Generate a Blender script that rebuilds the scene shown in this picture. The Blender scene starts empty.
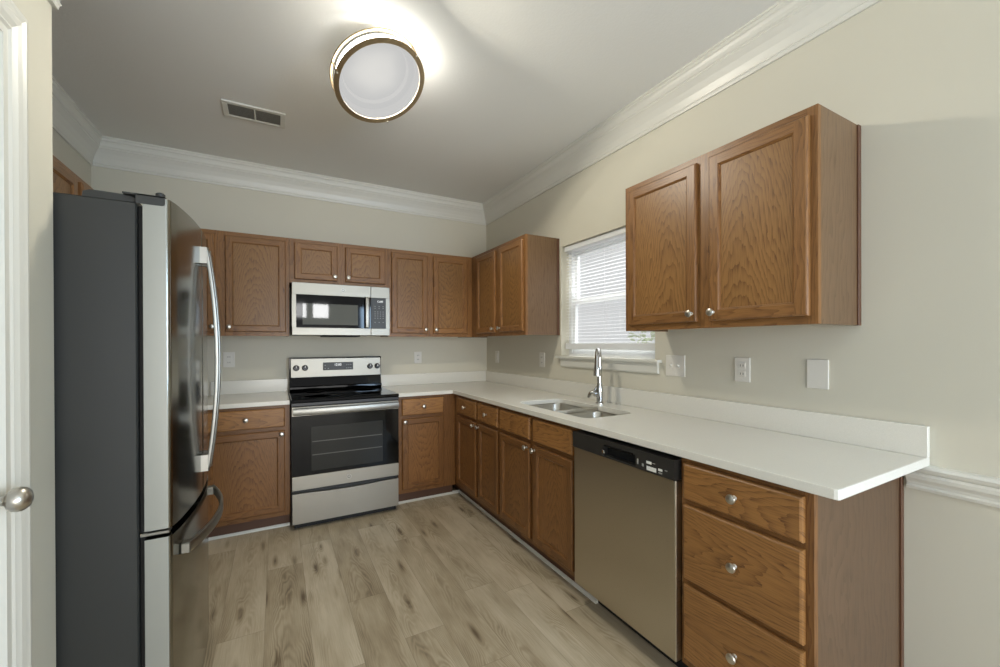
import bpy, bmesh, math, random
from mathutils import Vector, Matrix

S = bpy.context.scene
COL = S.collection
random.seed(7)

# ------------------------------------------------------------------ camera
CAM = dict(f=408.5, cy=344.77, yaw=28.637, pitch=-0.160, roll=0.2123, loc=(-1.9584, -3.8819, 1.3074))
def make_camera():
    y, p, r = (math.radians(CAM[k]) for k in ('yaw', 'pitch', 'roll'))
    fw = Vector((math.sin(y)*math.cos(p), math.cos(y)*math.cos(p), math.sin(p)))
    rt = Vector((math.cos(y), -math.sin(y), 0)); up = rt.cross(fw)
    cx = rt*math.cos(r) - up*math.sin(r); cy = up*math.cos(r) + rt*math.sin(r)
    M = Matrix((cx, cy, -fw)).transposed().to_4x4(); M.translation = CAM['loc']
    cd = bpy.data.cameras.new('camera'); co = bpy.data.objects.new('camera', cd); COL.objects.link(co)
    co.matrix_world = M
    cd.sensor_fit = 'HORIZONTAL'; cd.sensor_width = 36; cd.lens = CAM['f']*36/1000
    cd.shift_y = (CAM['cy']-333.5)/1000; cd.clip_start = 0.02
    S.camera = co
make_camera()

# ------------------------------------------------------------------ world, lights, exposure
S.view_settings.view_transform = 'Standard'; S.view_settings.look = 'None'
S.view_settings.gamma = 1; S.view_settings.use_curve_mapping = False
S.view_settings.exposure = 0.0
S.cycles.use_denoising = True
S.cycles.max_bounces = 8
W = bpy.data.worlds.new('sky'); S.world = W; W.use_nodes = True
W.node_tree.nodes['Background'].inputs[0].default_value = (0.97, 0.98, 1.0, 1)
W.node_tree.nodes['Background'].inputs[1].default_value = 0.72

def area(name, loc, target, sx, sy, power, color):
    l = bpy.data.lights.new(name, 'AREA'); l.shape = 'RECTANGLE'; l.size = sx; l.size_y = sy
    l.energy = power; l.color = color
    o = bpy.data.objects.new(name, l); COL.objects.link(o); o.location = loc
    o.rotation_euler = (Vector(target)-Vector(loc)).to_track_quat('-Z', 'Y').to_euler()
    return o
LAMP_W = 222.0
# added fill lights with no visible source, plus sky and transom-window daylight
area('rear_fill', (-1.7, -8.0, 0.95), (-1.7, 0, 0.95), 2.8, 1.5, 112, (1, 0.985, 0.96))  # added broad fill behind the camera
area('cool_left_fill', (-5.2, -7.2, 1.5), (-0.2, -3.0, 1.3), 1.8, 1.6, 25, (0.52, 0.90, 1.46))  # added cool fill that tints the near right wall
area('sky_over_garden', (1.5, -1.75, 3.6), (0.05, -1.75, 1.5), 1.8, 1.8, 260, (0.95, 0.98, 1.0))
area('closet_wall_fill', (-0.03, -5.7, 1.5), (-2.5, -4.2, 1.4), 1.2, 1.2, 92, (0.68, 0.97, 1.32))  # added fill to brighten the closet wall; the wall behind it is solid
area('transom_daylight', (-1.45, -8.2, 2.15), (-1.45, 0, 2.15), 0.28, 0.34, 6, (1, 1, 1))
area('transom_daylight_wide', (-0.98, -8.2, 2.15), (-0.98, 0, 2.15), 0.36, 0.34, 8, (1, 1, 1))

# ------------------------------------------------------------------ materials
def lin(c):
    f = lambda v: v/12.92 if v <= 0.04045 else ((v+0.055)/1.055)**2.4
    return (f(c[0]/255), f(c[1]/255), f(c[2]/255), 1)
class NT:
    def __init__(s, name):
        s.m = bpy.data.materials.new(name); s.m.use_nodes = True
        s.t = s.m.node_tree; s.b = s.t.nodes['Principled BSDF']
    def n(s, typ, **kw):
        nd = s.t.nodes.new(typ)
        for k, v in kw.items(): setattr(nd, k, v)
        return nd
    def l(s, a, b): s.t.links.new(a, b)
    def val(s, x, sock):
        if isinstance(x, (int, float)): sock.default_value = x
        else: s.l(x, sock)
    def math(s, op, a, b=0.0, c=None, clamp=False):
        nd = s.n('ShaderNodeMath', operation=op); nd.use_clamp = clamp
        s.val(a, nd.inputs[0]); s.val(b, nd.inputs[1])
        if c is not None: s.val(c, nd.inputs[2])
        return nd.outputs[0]
    def xyz(s, x, y, z):
        nd = s.n('ShaderNodeCombineXYZ')
        for i, v in enumerate((x, y, z)): s.val(v, nd.inputs[i])
        return nd.outputs[0]
    def noise(s, vec, scale=1.0, detail=3, rough=0.55):
        nd = s.n('ShaderNodeTexNoise'); nd.inputs['Scale'].default_value = scale
        nd.inputs['Detail'].default_value = detail; nd.inputs['Roughness'].default_value = rough
        s.l(vec, nd.inputs['Vector']); return nd.outputs['Fac']
    def mix(s, fac, a, b):
        nd = s.n('ShaderNodeMix', data_type='RGBA'); s.val(fac, nd.inputs[0])
        for v, i in ((a, 6), (b, 7)):
            if isinstance(v, tuple): nd.inputs[i].default_value = v
            else: s.l(v, nd.inputs[i])
        return nd.outputs[2]
    def ramp(s, fac, stops):
        nd = s.n('ShaderNodeValToRGB'); r = nd.color_ramp
        while len(r.elements) < len(stops): r.elements.new(0.5)
        for e, (p, c) in zip(r.elements, stops): e.position = p; e.color = c
        s.l(fac, nd.inputs[0]); return nd.outputs[0]
    def bump(s, h, strength=0.2, dist=0.002):
        nd = s.n('ShaderNodeBump'); nd.inputs['Strength'].default_value = strength
        nd.inputs['Distance'].default_value = dist; s.l(h, nd.inputs['Height'])
        s.l(nd.outputs[0], s.b.inputs['Normal'])
    def set(s, **kw):
        for k, v in kw.items():
            k = k.replace('_', ' ')
            s.b.inputs[k].default_value = v
        return s

def plain(name, rgb, rough=0.5, metal=0.0, spec=0.5, **kw):
    m = NT(name); m.set(Base_Color=lin(rgb), Roughness=rough, Metallic=metal)
    m.b.inputs['Specular IOR Level'].default_value = spec
    m.set(**kw); return m.m

def painted(name, rgb, rough, scale, strength, dist):
    m = NT(name); tc = m.n('ShaderNodeTexCoord').outputs['Object']
    n1 = m.noise(tc, scale, 4, 0.6); n2 = m.noise(tc, 1.3, 2)
    c = lin(rgb); d = tuple(v*0.94 for v in c[:3])+(1,)
    m.l(m.mix(n2, c, d), m.b.inputs['Base Color'])
    m.set(Roughness=rough); m.bump(n1, strength, dist); return m.m

def oak(name, axis, K, B, light, dark, straight=40.0):
    """oak veneer: nested growth arches (K, B) plus straight figure and pores; axis = grain direction in object space"""
    m = NT(name)
    tc = m.n('ShaderNodeTexCoord'); sp = m.n('ShaderNodeSeparateXYZ'); m.l(tc.outputs['Object'], sp.inputs[0])
    X, Y, Z = sp.outputs
    u, v, w = (X, Z, Y) if axis == 'z' else (Z, X, Y)
    if axis == 'y': u, v, w = (X, Y, Z)
    rnd = m.n('ShaderNodeObjectInfo').outputs['Random']
    r9 = m.math('MULTIPLY', rnd, 47.0)
    uu = m.math('ADD', u, m.math('MULTIPLY', w, 0.7))
    n1 = m.noise(m.xyz(m.math('MULTIPLY', uu, 5.0), m.math('MULTIPLY', v, 1.9), r9), 1.0, 2, 0.5)
    n2 = m.noise(m.xyz(m.math('MULTIPLY', uu, 16.0), m.math('MULTIPLY', v, 4.0), m.math('ADD', r9, 5.0)), 1.0, 3, 0.6)
    off = m.math('MULTIPLY', m.math('SUBTRACT', m.math('FRACT', m.math('MULTIPLY', rnd, 7.31)), 0.5), 0.10)
    sgn = m.math('SUBTRACT', m.math('MULTIPLY', m.math('GREATER_THAN', m.math('FRACT', m.math('MULTIPLY', rnd, 3.7)), 0.5), 2.0), 1.0)
    uc = m.math('ADD', uu, off)
    f = m.math('MULTIPLY', m.math('MULTIPLY', uc, uc), K)
    f = m.math('ADD', f, m.math('MULTIPLY', m.math('MULTIPLY', v, sgn), B))
    f = m.math('ADD', f, m.math('MULTIPLY', uu, straight))
    n3 = m.noise(m.xyz(m.math('MULTIPLY', uu, 70.0), m.math('MULTIPLY', v, 3.5), m.math('ADD', r9, 2.0)), 1.0, 2, 0.5)
    f = m.math('ADD', f, m.math('MULTIPLY', n1, 8.0)); f = m.math('ADD', f, m.math('MULTIPLY', n2, 2.6)); f = m.math('ADD', f, m.math('MULTIPLY', n3, 0.9))
    fr = m.math('FRACT', f)                       # saw-toothed growth rings: sharp late-wood edge, soft fade
    s = m.math('POWER', fr, 2.6)
    pore = m.noise(m.xyz(m.math('MULTIPLY', uu, 330.0), m.math('MULTIPLY', v, 11.0), r9), 1.0, 2, 0.6)
    pore = m.math('MULTIPLY_ADD', pore, 4.2, -2.0, clamp=True)
    brk = m.noise(m.xyz(m.math('MULTIPLY', uu, 130.0), m.math('MULTIPLY', v, 12.0), r9), 1.0, 2, 0.6)
    lines = m.math('MULTIPLY', s, m.math('MULTIPLY_ADD', brk, 2.2, -0.45), clamp=True)
    fac = m.math('ADD', m.math('MULTIPLY', lines, 0.85), m.math('MULTIPLY', pore, 0.42), clamp=True)
    tone = m.math('MULTIPLY_ADD', m.math('FRACT', m.math('MULTIPLY', rnd, 11.3)), 0.16, 0.92)
    base = m.mix(fac, lin(light), lin(dark))
    big = m.noise(m.xyz(m.math('MULTIPLY', uu, 7.0), m.math('MULTIPLY', v, 1.2), r9), 1.0, 2)
    tone = m.math('MULTIPLY', tone, m.math('MULTIPLY_ADD', big, 0.3, 0.85))
    hs = m.n('ShaderNodeHueSaturation'); m.l(base, hs.inputs['Color']); m.l(tone, hs.inputs['Value'])
    m.l(hs.outputs[0], m.b.inputs['Base Color'])
    m.set(Roughness=0.36); m.b.inputs['Specular IOR Level'].default_value = 0.4
    m.bump(fac, 0.12, 0.0006); return m.m

OAK_L, OAK_D = (147, 107, 62), (88, 55, 27)
oak_panel = oak('oak_panel', 'z', 330, 17, OAK_L, OAK_D, 8)
oak_v = oak('oak_upright', 'z', 60, 3, (143, 101, 58), (92, 58, 31), 45)
oak_h = oak('oak_level', 'x', 60, 3, (143, 101, 58), (92, 58, 31), 45)
BL, BDk = (126, 86, 47), (80, 49, 25)  # shaded copies of the same oak: dimmer, warmer light put into the colour
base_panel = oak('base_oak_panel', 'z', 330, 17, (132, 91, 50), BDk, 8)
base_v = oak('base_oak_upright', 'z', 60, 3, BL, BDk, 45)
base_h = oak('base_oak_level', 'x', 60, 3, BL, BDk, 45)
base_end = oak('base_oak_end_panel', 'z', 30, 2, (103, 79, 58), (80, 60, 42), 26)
oak_draw = oak('oak_drawer', 'x', 420, 9, (154, 109, 61), (92, 59, 32), 10)
oak_end = oak('oak_end_panel', 'z', 30, 2, (119, 93, 67), (92, 69, 47), 26)
oak_dark = plain('oak_scribe', (92, 60, 40), 0.4)
toe_dark = plain('toe_board', (82, 54, 36), 0.6)

def wall_mat(): return painted('wall_paint', (212, 207, 190), 0.75, 260, 0.12, 0.0008)
paint_wall = wall_mat()
paint_ceiling = painted('ceiling_paint', (236, 235, 229), 0.85, 70, 0.30, 0.003)
paint_trim = plain('trim_paint', (219, 217, 207), 0.35)
paint_door = plain('door_paint', (224, 226, 226), 0.35)
vinyl = plain('window_vinyl', (235, 236, 236), 0.35)
plate_white = plain('plate_plastic', (226, 222, 212), 0.35)
slot_dark = plain('slot_dark', (70, 66, 60), 0.6)
black_gloss = plain('black_gloss', (12, 12, 12), 0.05, 0.0, 0.22)
black_satin = plain('black_satin', (22, 22, 23), 0.35)
black_matte = plain('black_matte', (14, 14, 14), 0.7)
black_strip = plain('black_strip', (44, 43, 41), 0.35)
panel_dark = plain('control_dark', (48, 48, 46), 0.4)
fridge_side = plain('fridge_side_paint', (43, 44, 42), 0.5)
chrome = plain('chrome', (196, 196, 194), 0.10, 1.0)
nickel = plain('brushed_nickel', (200, 195, 185), 0.32, 1.0)
bronze_ring = plain('satin_nickel_ring', (176, 158, 128), 0.35, 1.0)
legend = plain('legend_grey', (150, 150, 146), 0.5)
label_white = plain('label_white', (225, 225, 220), 0.5)
logo_grey = plain('logo_grey', (120, 118, 112), 0.35, 0.6)
cooktop_ring = plain('cooktop_ring', (60, 60, 62), 0.2)
vent_dark = plain('vent_dark', (150, 147, 138), 0.8)

def steel(name, rgb, rough, axis):
    m = NT(name); tc = m.n('ShaderNodeTexCoord'); mp = m.n('ShaderNodeMapping')
    sc = {'x': (2, 400, 400), 'z': (400, 400, 2), 'y': (400, 2, 400)}[axis]
    mp.inputs['Scale'].default_value = sc; m.l(tc.outputs['Object'], mp.inputs[0])
    n = m.noise(mp.outputs[0], 1.0, 2, 0.6)
    m.set(Base_Color=lin(rgb), Metallic=1.0)
    m.l(m.math('MULTIPLY_ADD', n, 0.14, rough-0.07), m.b.inputs['Roughness'])
    m.bump(n, 0.03, 0.0004); return m.m
steel_range = steel('stainless_level', (156, 152, 142), 0.42, 'x')
steel_fridge = steel('stainless_upright', (142, 140, 132), 0.17, 'z')
steel_dw = steel('stainless_dishwasher', (194, 186, 170), 0.30, 'y')
steel_sink = steel('stainless_sink', (190, 186, 176), 0.30, 'x')
steel_handle = plain('stainless_handle', (150, 148, 141), 0.36, 1.0)

def quartz_mat():
    m = NT('quartz'); tc = m.n('ShaderNodeTexCoord').outputs['Object']
    n = m.noise(tc, 320, 2, 0.6); b = m.noise(tc, 5, 3)
    c = m.mix(m.math('MULTIPLY_ADD', n, 1.6, -0.5, clamp=True), lin((226, 223, 213)), lin((214, 211, 200)))
    c = m.mix(m.math('MULTIPLY', b, 0.3), c, lin((230, 227, 218)))
    m.l(c, m.b.inputs['Base Color']); m.set(Roughness=0.22); return m.m
quartz = quartz_mat()

def glass_mat(name, tint=(0.99, 0.995, 0.99)):
    m = NT(name); t = m.t
    tr = m.n('ShaderNodeBsdfTransparent'); tr.inputs[0].default_value = (*tint, 1)
    gl = m.n('ShaderNodeBsdfGlossy'); gl.inputs['Roughness'].default_value = 0.02
    mx = m.n('ShaderNodeMixShader'); mx.inputs[0].default_value = 0.05; m.l(tr.outputs[0], mx.inputs[1]); m.l(gl.outputs[0], mx.inputs[2])
    m.l(mx.outputs[0], t.nodes['Material Output'].inputs[0]); return m.m
glass = glass_mat('window_glass')

def slat_mat():
    m = NT('blind_slat'); t = m.t
    d = m.n('ShaderNodeBsdfDiffuse'); d.inputs[0].default_value = (0.92, 0.92, 0.92, 1)
    r = m.n('ShaderNodeBsdfTranslucent'); r.inputs[0].default_value = (0.96, 0.96, 0.96, 1)
    mx = m.n('ShaderNodeMixShader'); mx.inputs[0].default_value = 0.6
    m.l(d.outputs[0], mx.inputs[1]); m.l(r.outputs[0], mx.inputs[2])
    m.l(mx.outputs[0], t.nodes['Material Output'].inputs[0]); return m.m
slat = slat_mat()

def emit(name, rgb, strength):
    m = NT(name); m.set(Base_Color=lin((230, 230, 225)), Emission_Color=(*rgb, 1), Emission_Strength=strength, Roughness=0.4); return m.m
def lens_mat(name, rgb, strength, clear):
    m = NT(name); e = m.n('ShaderNodeEmission'); e.inputs[0].default_value = (*rgb, 1); e.inputs[1].default_value = strength
    t = m.n('ShaderNodeBsdfTransparent'); x = m.n('ShaderNodeMixShader'); x.inputs[0].default_value = clear
    m.l(e.outputs[0], x.inputs[1]); m.l(t.outputs[0], x.inputs[2]); m.l(x.outputs[0], m.t.nodes['Material Output'].inputs[0]); return m.m
lamp_lens = lens_mat('lamp_lens', (1.0, 1.0, 0.99), 0.68, 0.20)
lamp_side = emit('lamp_side', (1.0, 0.98, 0.93), 15.0)
lamp_liner = plain('lamp_liner', (5, 5, 5), 1.0, 0.0, 0.0)
digits = emit('display_digits', (0.95, 0.98, 1.0), 0.7)

def floor_mat():
    m = NT('plank_floor'); tc = m.n('ShaderNodeTexCoord'); sp = m.n('ShaderNodeSeparateXYZ'); m.l(tc.outputs['Object'], sp.inputs[0])
    X, Y, Z = sp.outputs
    PW, PL = 0.183, 1.22
    px = m.math('DIVIDE', X, PW); ix = m.math('FLOOR', px); fx = m.math('FRACT', px)
    wn = m.n('ShaderNodeTexWhiteNoise', noise_dimensions='1D'); m.l(ix, wn.inputs['W'])
    py = m.math('ADD', m.math('DIVIDE', Y, PL), m.math('MULTIPLY', wn.outputs['Value'], 3.0)); iy = m.math('FLOOR', py); fy = m.math('FRACT', py)
    w2 = m.n('ShaderNodeTexWhiteNoise', noise_dimensions='2D'); m.l(m.xyz(ix, iy, 0), w2.inputs['Vector'])
    r = w2.outputs['Value']; rc = m.n('ShaderNodeSeparateColor'); m.l(w2.outputs['Color'], rc.inputs[0])
    r2 = rc.outputs[1]; r3 = rc.outputs[2]
    u = m.math('MULTIPLY', m.math('SUBTRACT', fx, 0.5), PW); v = m.math('MULTIPLY', m.math('SUBTRACT', fy, 0.5), PL)
    rr = m.math('MULTIPLY', r, 91.0)
    n1 = m.noise(m.xyz(m.math('MULTIPLY', u, 9.0), m.math('MULTIPLY', v, 2.6), rr), 1.0, 2)
    n2 = m.noise(m.xyz(m.math('MULTIPLY', u, 40.0), m.math('MULTIPLY', v, 5.0), rr), 1.0, 3)
    # knots: distance to sparse points
    vo = m.n('ShaderNodeTexVoronoi'); vo.inputs['Scale'].default_value = 1.0
    m.l(m.xyz(m.math('MULTIPLY', u, 13.0), m.math('MULTIPLY', v, 2.6), rr), vo.inputs['Vector'])
    kd = m.math('SUBTRACT', 1.0, m.math('MULTIPLY', vo.outputs['Distance'], 3.4), clamp=True)
    kd = m.math('MULTIPLY', kd, m.math('GREATER_THAN', r2, 0.25))
    uc = m.math('ADD', u, m.math('MULTIPLY', m.math('SUBTRACT', r2, 0.5), 0.09))
    f = m.math('MULTIPLY', m.math('MULTIPLY', uc, uc), 900.0)
    f = m.math('ADD', f, m.math('MULTIPLY', v, 7.0)); f = m.math('ADD', f, m.math('MULTIPLY', n1, 9.0))
    f = m.math('ADD', f, m.math('MULTIPLY', n2, 1.5)); f = m.math('ADD', f, m.math('MULTIPLY', kd, 2.5))
    s = m.math('MULTIPLY_ADD', m.math('SINE', m.math('MULTIPLY', f, 6.2832)), 0.5, 0.5)
    area_ = m.noise(m.xyz(m.math('MULTIPLY', u, 12.0), m.math('MULTIPLY', v, 1.6), m.math('ADD', rr, 3.0)), 1.0, 2)
    am = m.math('MULTIPLY_ADD', area_, 3.4, -1.35, clamp=True)
    lines = m.math('MULTIPLY', s, am)
    fine = m.noise(m.xyz(m.math('MULTIPLY', u, 220.0), m.math('MULTIPLY', v, 7.0), rr), 1.0, 3, 0.65)
    cloud = m.noise(m.xyz(m.math('MULTIPLY', u, 10.0), m.math('MULTIPLY', v, 2.4), m.math('ADD', rr, 9.0)), 1.0, 3)
    fac = m.math('ADD', m.math('MULTIPLY', lines, 0.36), m.math('MULTIPLY', m.math('MULTIPLY_ADD', fine, 1.4, -0.35, clamp=True), 0.30))
    fac = m.math('ADD', fac, m.math('MULTIPLY', m.math('MULTIPLY_ADD', cloud, 2.4, -0.8, clamp=True), 0.42))
    fac = m.math('ADD', fac, m.math('MULTIPLY', m.math('POWER', kd, 1.5), 0.8))
    fac = m.math('ADD', fac, m.math('MULTIPLY', m.math('SUBTRACT', r3, 0.5), 0.26), clamp=True)
    col = m.ramp(fac, [(0.0, lin((200, 187, 163))), (0.45, lin((168, 153, 127))), (1.0, lin((102, 86, 66)))])
    ex = m.math('MINIMUM', fx, m.math('SUBTRACT', 1.0, fx)); ey = m.math('MINIMUM', fy, m.math('SUBTRACT', 1.0, fy))
    e = m.math('MAXIMUM', m.math('LESS_THAN', ex, 0.008), m.math('LESS_THAN', ey, 0.0013))
    m.l(m.mix(m.math('MULTIPLY', e, 0.35), col, lin((104, 90, 70))), m.b.inputs['Base Color'])
    m.set(Roughness=0.42); m.b.inputs['Specular IOR Level'].default_value = 0.35
    m.bump(m.math('SUBTRACT', m.math('MULTIPLY', fine, 0.15), e), 0.15, 0.0008); return m.m
floor_planks = floor_mat()

# ------------------------------------------------------------------ mesh helpers
class MB:
    def __init__(s): s.bm = bmesh.new(); s.mats = []
    def mi(s, m):
        if m is None: return 0
        if m not in s.mats: s.mats.append(m)
        return s.mats.index(m)
    def box(s, x0, x1, y0, y1, z0, z1, mat=None, bev=0.0, seg=1):
        i = s.mi(mat)
        vs = [s.bm.verts.new((x, y, z)) for x in (x0, x1) for y in (y0, y1) for z in (z0, z1)]
        fs = [s.bm.faces.new([vs[k] for k in q]) for q in ((0,1,3,2),(4,6,7,5),(0,4,5,1),(2,3,7,6),(0,2,6,4),(1,5,7,3))]
        for f in fs: f.material_index = i
        if bev:
            es = list({e for f in fs for e in f.edges})
            r = bmesh.ops.bevel(s.bm, geom=es, offset=bev, segments=seg, affect='EDGES', profile=0.5)
            for f in r['faces']: f.material_index = i
        return s
    def face(s, pts, mat=None):
        f = s.bm.faces.new([s.bm.verts.new(p) for p in pts]); f.material_index = s.mi(mat); return s
    def loops(s, loops, mat=None, cap0=True, cap1=True, closed=True):
        """skin a list of vertex loops"""
        i = s.mi(mat); L = [[s.bm.verts.new(p) for p in lp] for lp in loops]
        n = len(L[0])
        for a, b in zip(L, L[1:]):
            for k in range(n if closed else n-1):
                f = s.bm.faces.new((a[k], a[(k+1) % n], b[(k+1) % n], b[k])); f.material_index = i
        if cap0: f = s.bm.faces.new(L[0][::-1]); f.material_index = i
        if cap1: f = s.bm.faces.new(L[-1]); f.material_index = i
        return s
    def prism(s, poly, z0, z1, mat=None, axis='z'):
        def P(a, b, c): return {'z': (a, b, c), 'y': (a, c, b), 'x': (c, a, b)}[axis]
        return s.loops([[P(a, b, z0) for a, b in poly], [P(a, b, z1) for a, b in poly]], mat)
    def lathe(s, prof, org, axis='z', mat=None, seg=24, frame=None):
        org = Vector(org)
        if frame is None:
            frame = {'z': (Vector((1,0,0)), Vector((0,1,0)), Vector((0,0,1))), '-y': (Vector((1,0,0)), Vector((0,0,1)), Vector((0,-1,0))),
                     'x': (Vector((0,1,0)), Vector((0,0,1)), Vector((1,0,0))), '-x': (Vector((0,-1,0)), Vector((0,0,1)), Vector((-1,0,0))),
                     '-z': (Vector((0,1,0)), Vector((1,0,0)), Vector((0,0,-1)))}[axis]
        a, b, c = frame
        lp = [[org + (a*math.cos(2*math.pi*k/seg) + b*math.sin(2*math.pi*k/seg))*max(r, 1e-4) + c*h for k in range(seg)] for r, h in prof]
        return s.loops(lp, mat)
    def tube(s, pts, r, mat=None, seg=12, sq=None, up=Vector((0,0,1))):
        """sweep a round (or sq=(w,h) rounded-rect) section along pts"""
        pts = [Vector(p) for p in pts]; lp = []
        for i, p in enumerate(pts):
            t = (pts[min(i+1, len(pts)-1)] - pts[max(i-1, 0)]).normalized()
            u = up if abs(t.dot(up)) < 0.95 else Vector((0,1,0))
            a = t.cross(u).normalized(); b = a.cross(t).normalized()
            rr = r[i] if isinstance(r, (list, tuple)) else r
            if sq:
                w, h = sq; c = min(w, h)*0.32; ring = []
                for sx, sy, a0 in ((1,1,0),(-1,1,90),(-1,-1,180),(1,-1,270)):
                    for q in (0, 45, 90):
                        an = math.radians(a0+q)
                        ring.append(p + a*(sx*(w/2-c)+c*math.cos(an)) + b*(sy*(h/2-c)+c*math.sin(an)))
                lp.append(ring)
            else:
                lp.append([p + (a*math.cos(2*math.pi*k/seg)+b*math.sin(2*math.pi*k/seg))*rr for k in range(seg)])
        return s.loops(lp, mat)

ORG = {}
def tag(o, label=None, cat=None, group=None, kind=None):
    if label: o['label'] = label
    if cat: o['category'] = cat
    if group: o['group'] = group
    if kind: o['kind'] = kind
    return o
def empty(name, loc, rz=0.0, label=None, cat=None, group=None):
    o = bpy.data.objects.new(name, None); COL.objects.link(o); o.location = loc; o.rotation_euler = (0, 0, rz)
    o.empty_display_size = 0.1; ORG[o.name] = Vector((0,0,0)); return tag(o, label, cat, group)
def obj(name, mb, mat=None, parent=None, smooth=False, centre=True, zoff=0.0):
    bm = mb.bm
    bmesh.ops.remove_doubles(bm, verts=bm.verts, dist=1e-6)
    bmesh.ops.recalc_face_normals(bm, faces=bm.faces)
    co = [v.co for v in bm.verts]
    lo = Vector([min(c[i] for c in co) for i in range(3)]); hi = Vector([max(c[i] for c in co) for i in range(3)])
    c = (lo+hi)/2 if centre else Vector((0,0,0))
    for v in bm.verts: v.co -= c
    me = bpy.data.meshes.new(name); bm.to_mesh(me); bm.free()
    mats = mb.mats if mb.mats else [mat]
    for m in mats: me.materials.append(m if m else mat)
    if smooth:
        for p in me.polygons: p.use_smooth = True
        me.set_sharp_from_angle(angle=math.radians(38))
    o = bpy.data.objects.new(name, me); COL.objects.link(o)
    c = c + Vector((0,0,zoff)); ORG[o.name] = c
    if parent: o.parent = parent; o.location = c - ORG[parent.name]
    else: o.location = c
    return o
def structure(name, mb, mat=None, **kw):
    o = obj(name, mb, mat, **kw); o['kind'] = 'structure'; return o
def text_mesh(txt, size, depth, to_world):
    cu = bpy.data.curves.new('lettering', 'FONT'); cu.body = txt; cu.size = size; cu.extrude = depth
    cu.align_x = 'CENTER'; cu.align_y = 'CENTER'
    t = bpy.data.objects.new('lettering', cu); COL.objects.link(t)
    me = bpy.data.meshes.new_from_object(t.evaluated_get(bpy.context.evaluated_depsgraph_get()))
    bpy.data.objects.remove(t)
    mb = MB(); mb.bm.from_mesh(me); bpy.data.meshes.remove(me)
    for v in mb.bm.verts: v.co = to_world(v.co)
    return mb

# ------------------------------------------------------------------ setting
XL, CEIL, YB = -3.094, 2.757, -6.6
XC, YC = -2.50, -2.298          # closet face and its far corner
structure('floor', MB().box(-6.5, 0.0, YB, 0.0, -0.06, 0.0), floor_planks, centre=False)
structure('ceiling', MB().box(-6.5, 0.0, YB, 0.0, CEIL, CEIL+0.06), paint_ceiling, centre=False)
structure('wall_back', MB().box(XL-0.12, 0.14, 0.0, 0.12, 0, CEIL), paint_wall)
structure('wall_left', MB().box(XL-0.12, XL, YC-0.4, 0.0, 0, CEIL), paint_wall)
WY0, WY1, WZ0, WZ1 = -2.205, -1.30, 1.195, 2.063     # window opening in the right wall
mb = MB(); T = 0.14
mb.box(0, T, YB, WY0, 0, CEIL); mb.box(0, T, WY1, 0.0, 0, CEIL); mb.box(0, T, WY0, WY1, 0, WZ0); mb.box(0, T, WY0, WY1, WZ1, CEIL)
structure('wall_right', mb, paint_wall)
# closet box with a door in its kitchen side
DY1, DY0, DZ = -2.559, -3.32, 2.003
mb = MB(); mb.box(XL, XC, YC-0.11, YC, 0, 2.437); mb.box(XC-0.11, XC, DY1, YC-0.11, 0, 2.437)
mb.box(XC-0.11, XC, DY0, DY1, DZ, 2.437); mb.box(XC-0.11, XC, -4.5, DY0, 0, 2.437); mb.box(XL, XC-0.11, -4.5, YC-0.11, 2.40, 2.437)
structure('wall_closet', mb, paint_wall)

CROWN = [(0, 0), (0.010, 0), (0.012, 0.012), (0.016, 0.018), (0.012, 0.024), (0.014, 0.032), (0.022, 0.058), (0.036, 0.088), (0.052, 0.112), (0.056, 0.116),
         (0.056, 0.124), (0.062, 0.130), (0.064, 0.146), (0.070, 0.160), (0.076, 0.166), (0.076, 0.180), (0.082, 0.184), (0.082, 0.193), (0, 0.193)]
def moulding(name, prof, p0, p1, nrm, z, m0=0, m1=0, mat=None):
    """profile [(projection, height)] swept p0->p1 on a wall with inward normal nrm; m0/m1: +1 inside mitre, -1 outside mitre"""
    p0, p1, nrm = Vector((*p0, 0)), Vector((*p1, 0)), Vector((*nrm, 0)); t = (p1-p0).normalized()
    L0 = [p0 + nrm*a + t*(a*m0) + Vector((0,0,z+h)) for a, h in prof]
    L1 = [p1 + nrm*a - t*(a*m1) + Vector((0,0,z+h)) for a, h in prof]
    return structure(name, MB().loops([L0, L1], mat or paint_trim))
zc = CEIL-0.193
moulding('trim_1', CROWN, (XL, YC), (XL, 0), (1, 0), zc, 0, 1)
moulding('trim_2', CROWN, (XL, 0), (0, 0), (0, -1), zc, 1, 1)
moulding('trim_3', CROWN, (0, 0), (0, YB), (-1, 0), zc, 1, 0)
moulding('trim_4', CROWN, (XC, -4.5), (XC, YC), (1, 0), 2.437-0.193, 0, -1)
moulding('trim_5', CROWN, (XC, YC), (XL, YC), (0, 1), 2.437-0.193, -1, 0)
RAIL = [(0, 0), (0.012, 0.0), (0.016, 0.010), (0.010, 0.016), (0.012, 0.026), (0.022, 0.040), (0.024, 0.052), (0.018, 0.060), (0.026, 0.068), (0.030, 0.078), (0.026, 0.088), (0, 0.090)]
moulding('trim_6', RAIL, (0, -3.305), (0, YB), (-1, 0), 0.796)
QR = [(0, 0), (0.016, 0), (0.015, 0.006), (0.011, 0.011), (0.006, 0.015), (0, 0.020)]
moulding('trim_7', QR, (-2.41, -0.546), (-1.882, -0.546), (0, -1), 0.0)
moulding('trim_8', QR, (-1.112, -0.546), (-0.546, -0.546), (0, -1), 0.0, 0, 1)
moulding('trim_9', QR, (-0.546, -0.546), (-0.546, -2.315), (-1, 0), 0.0, 1, 0)
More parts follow.
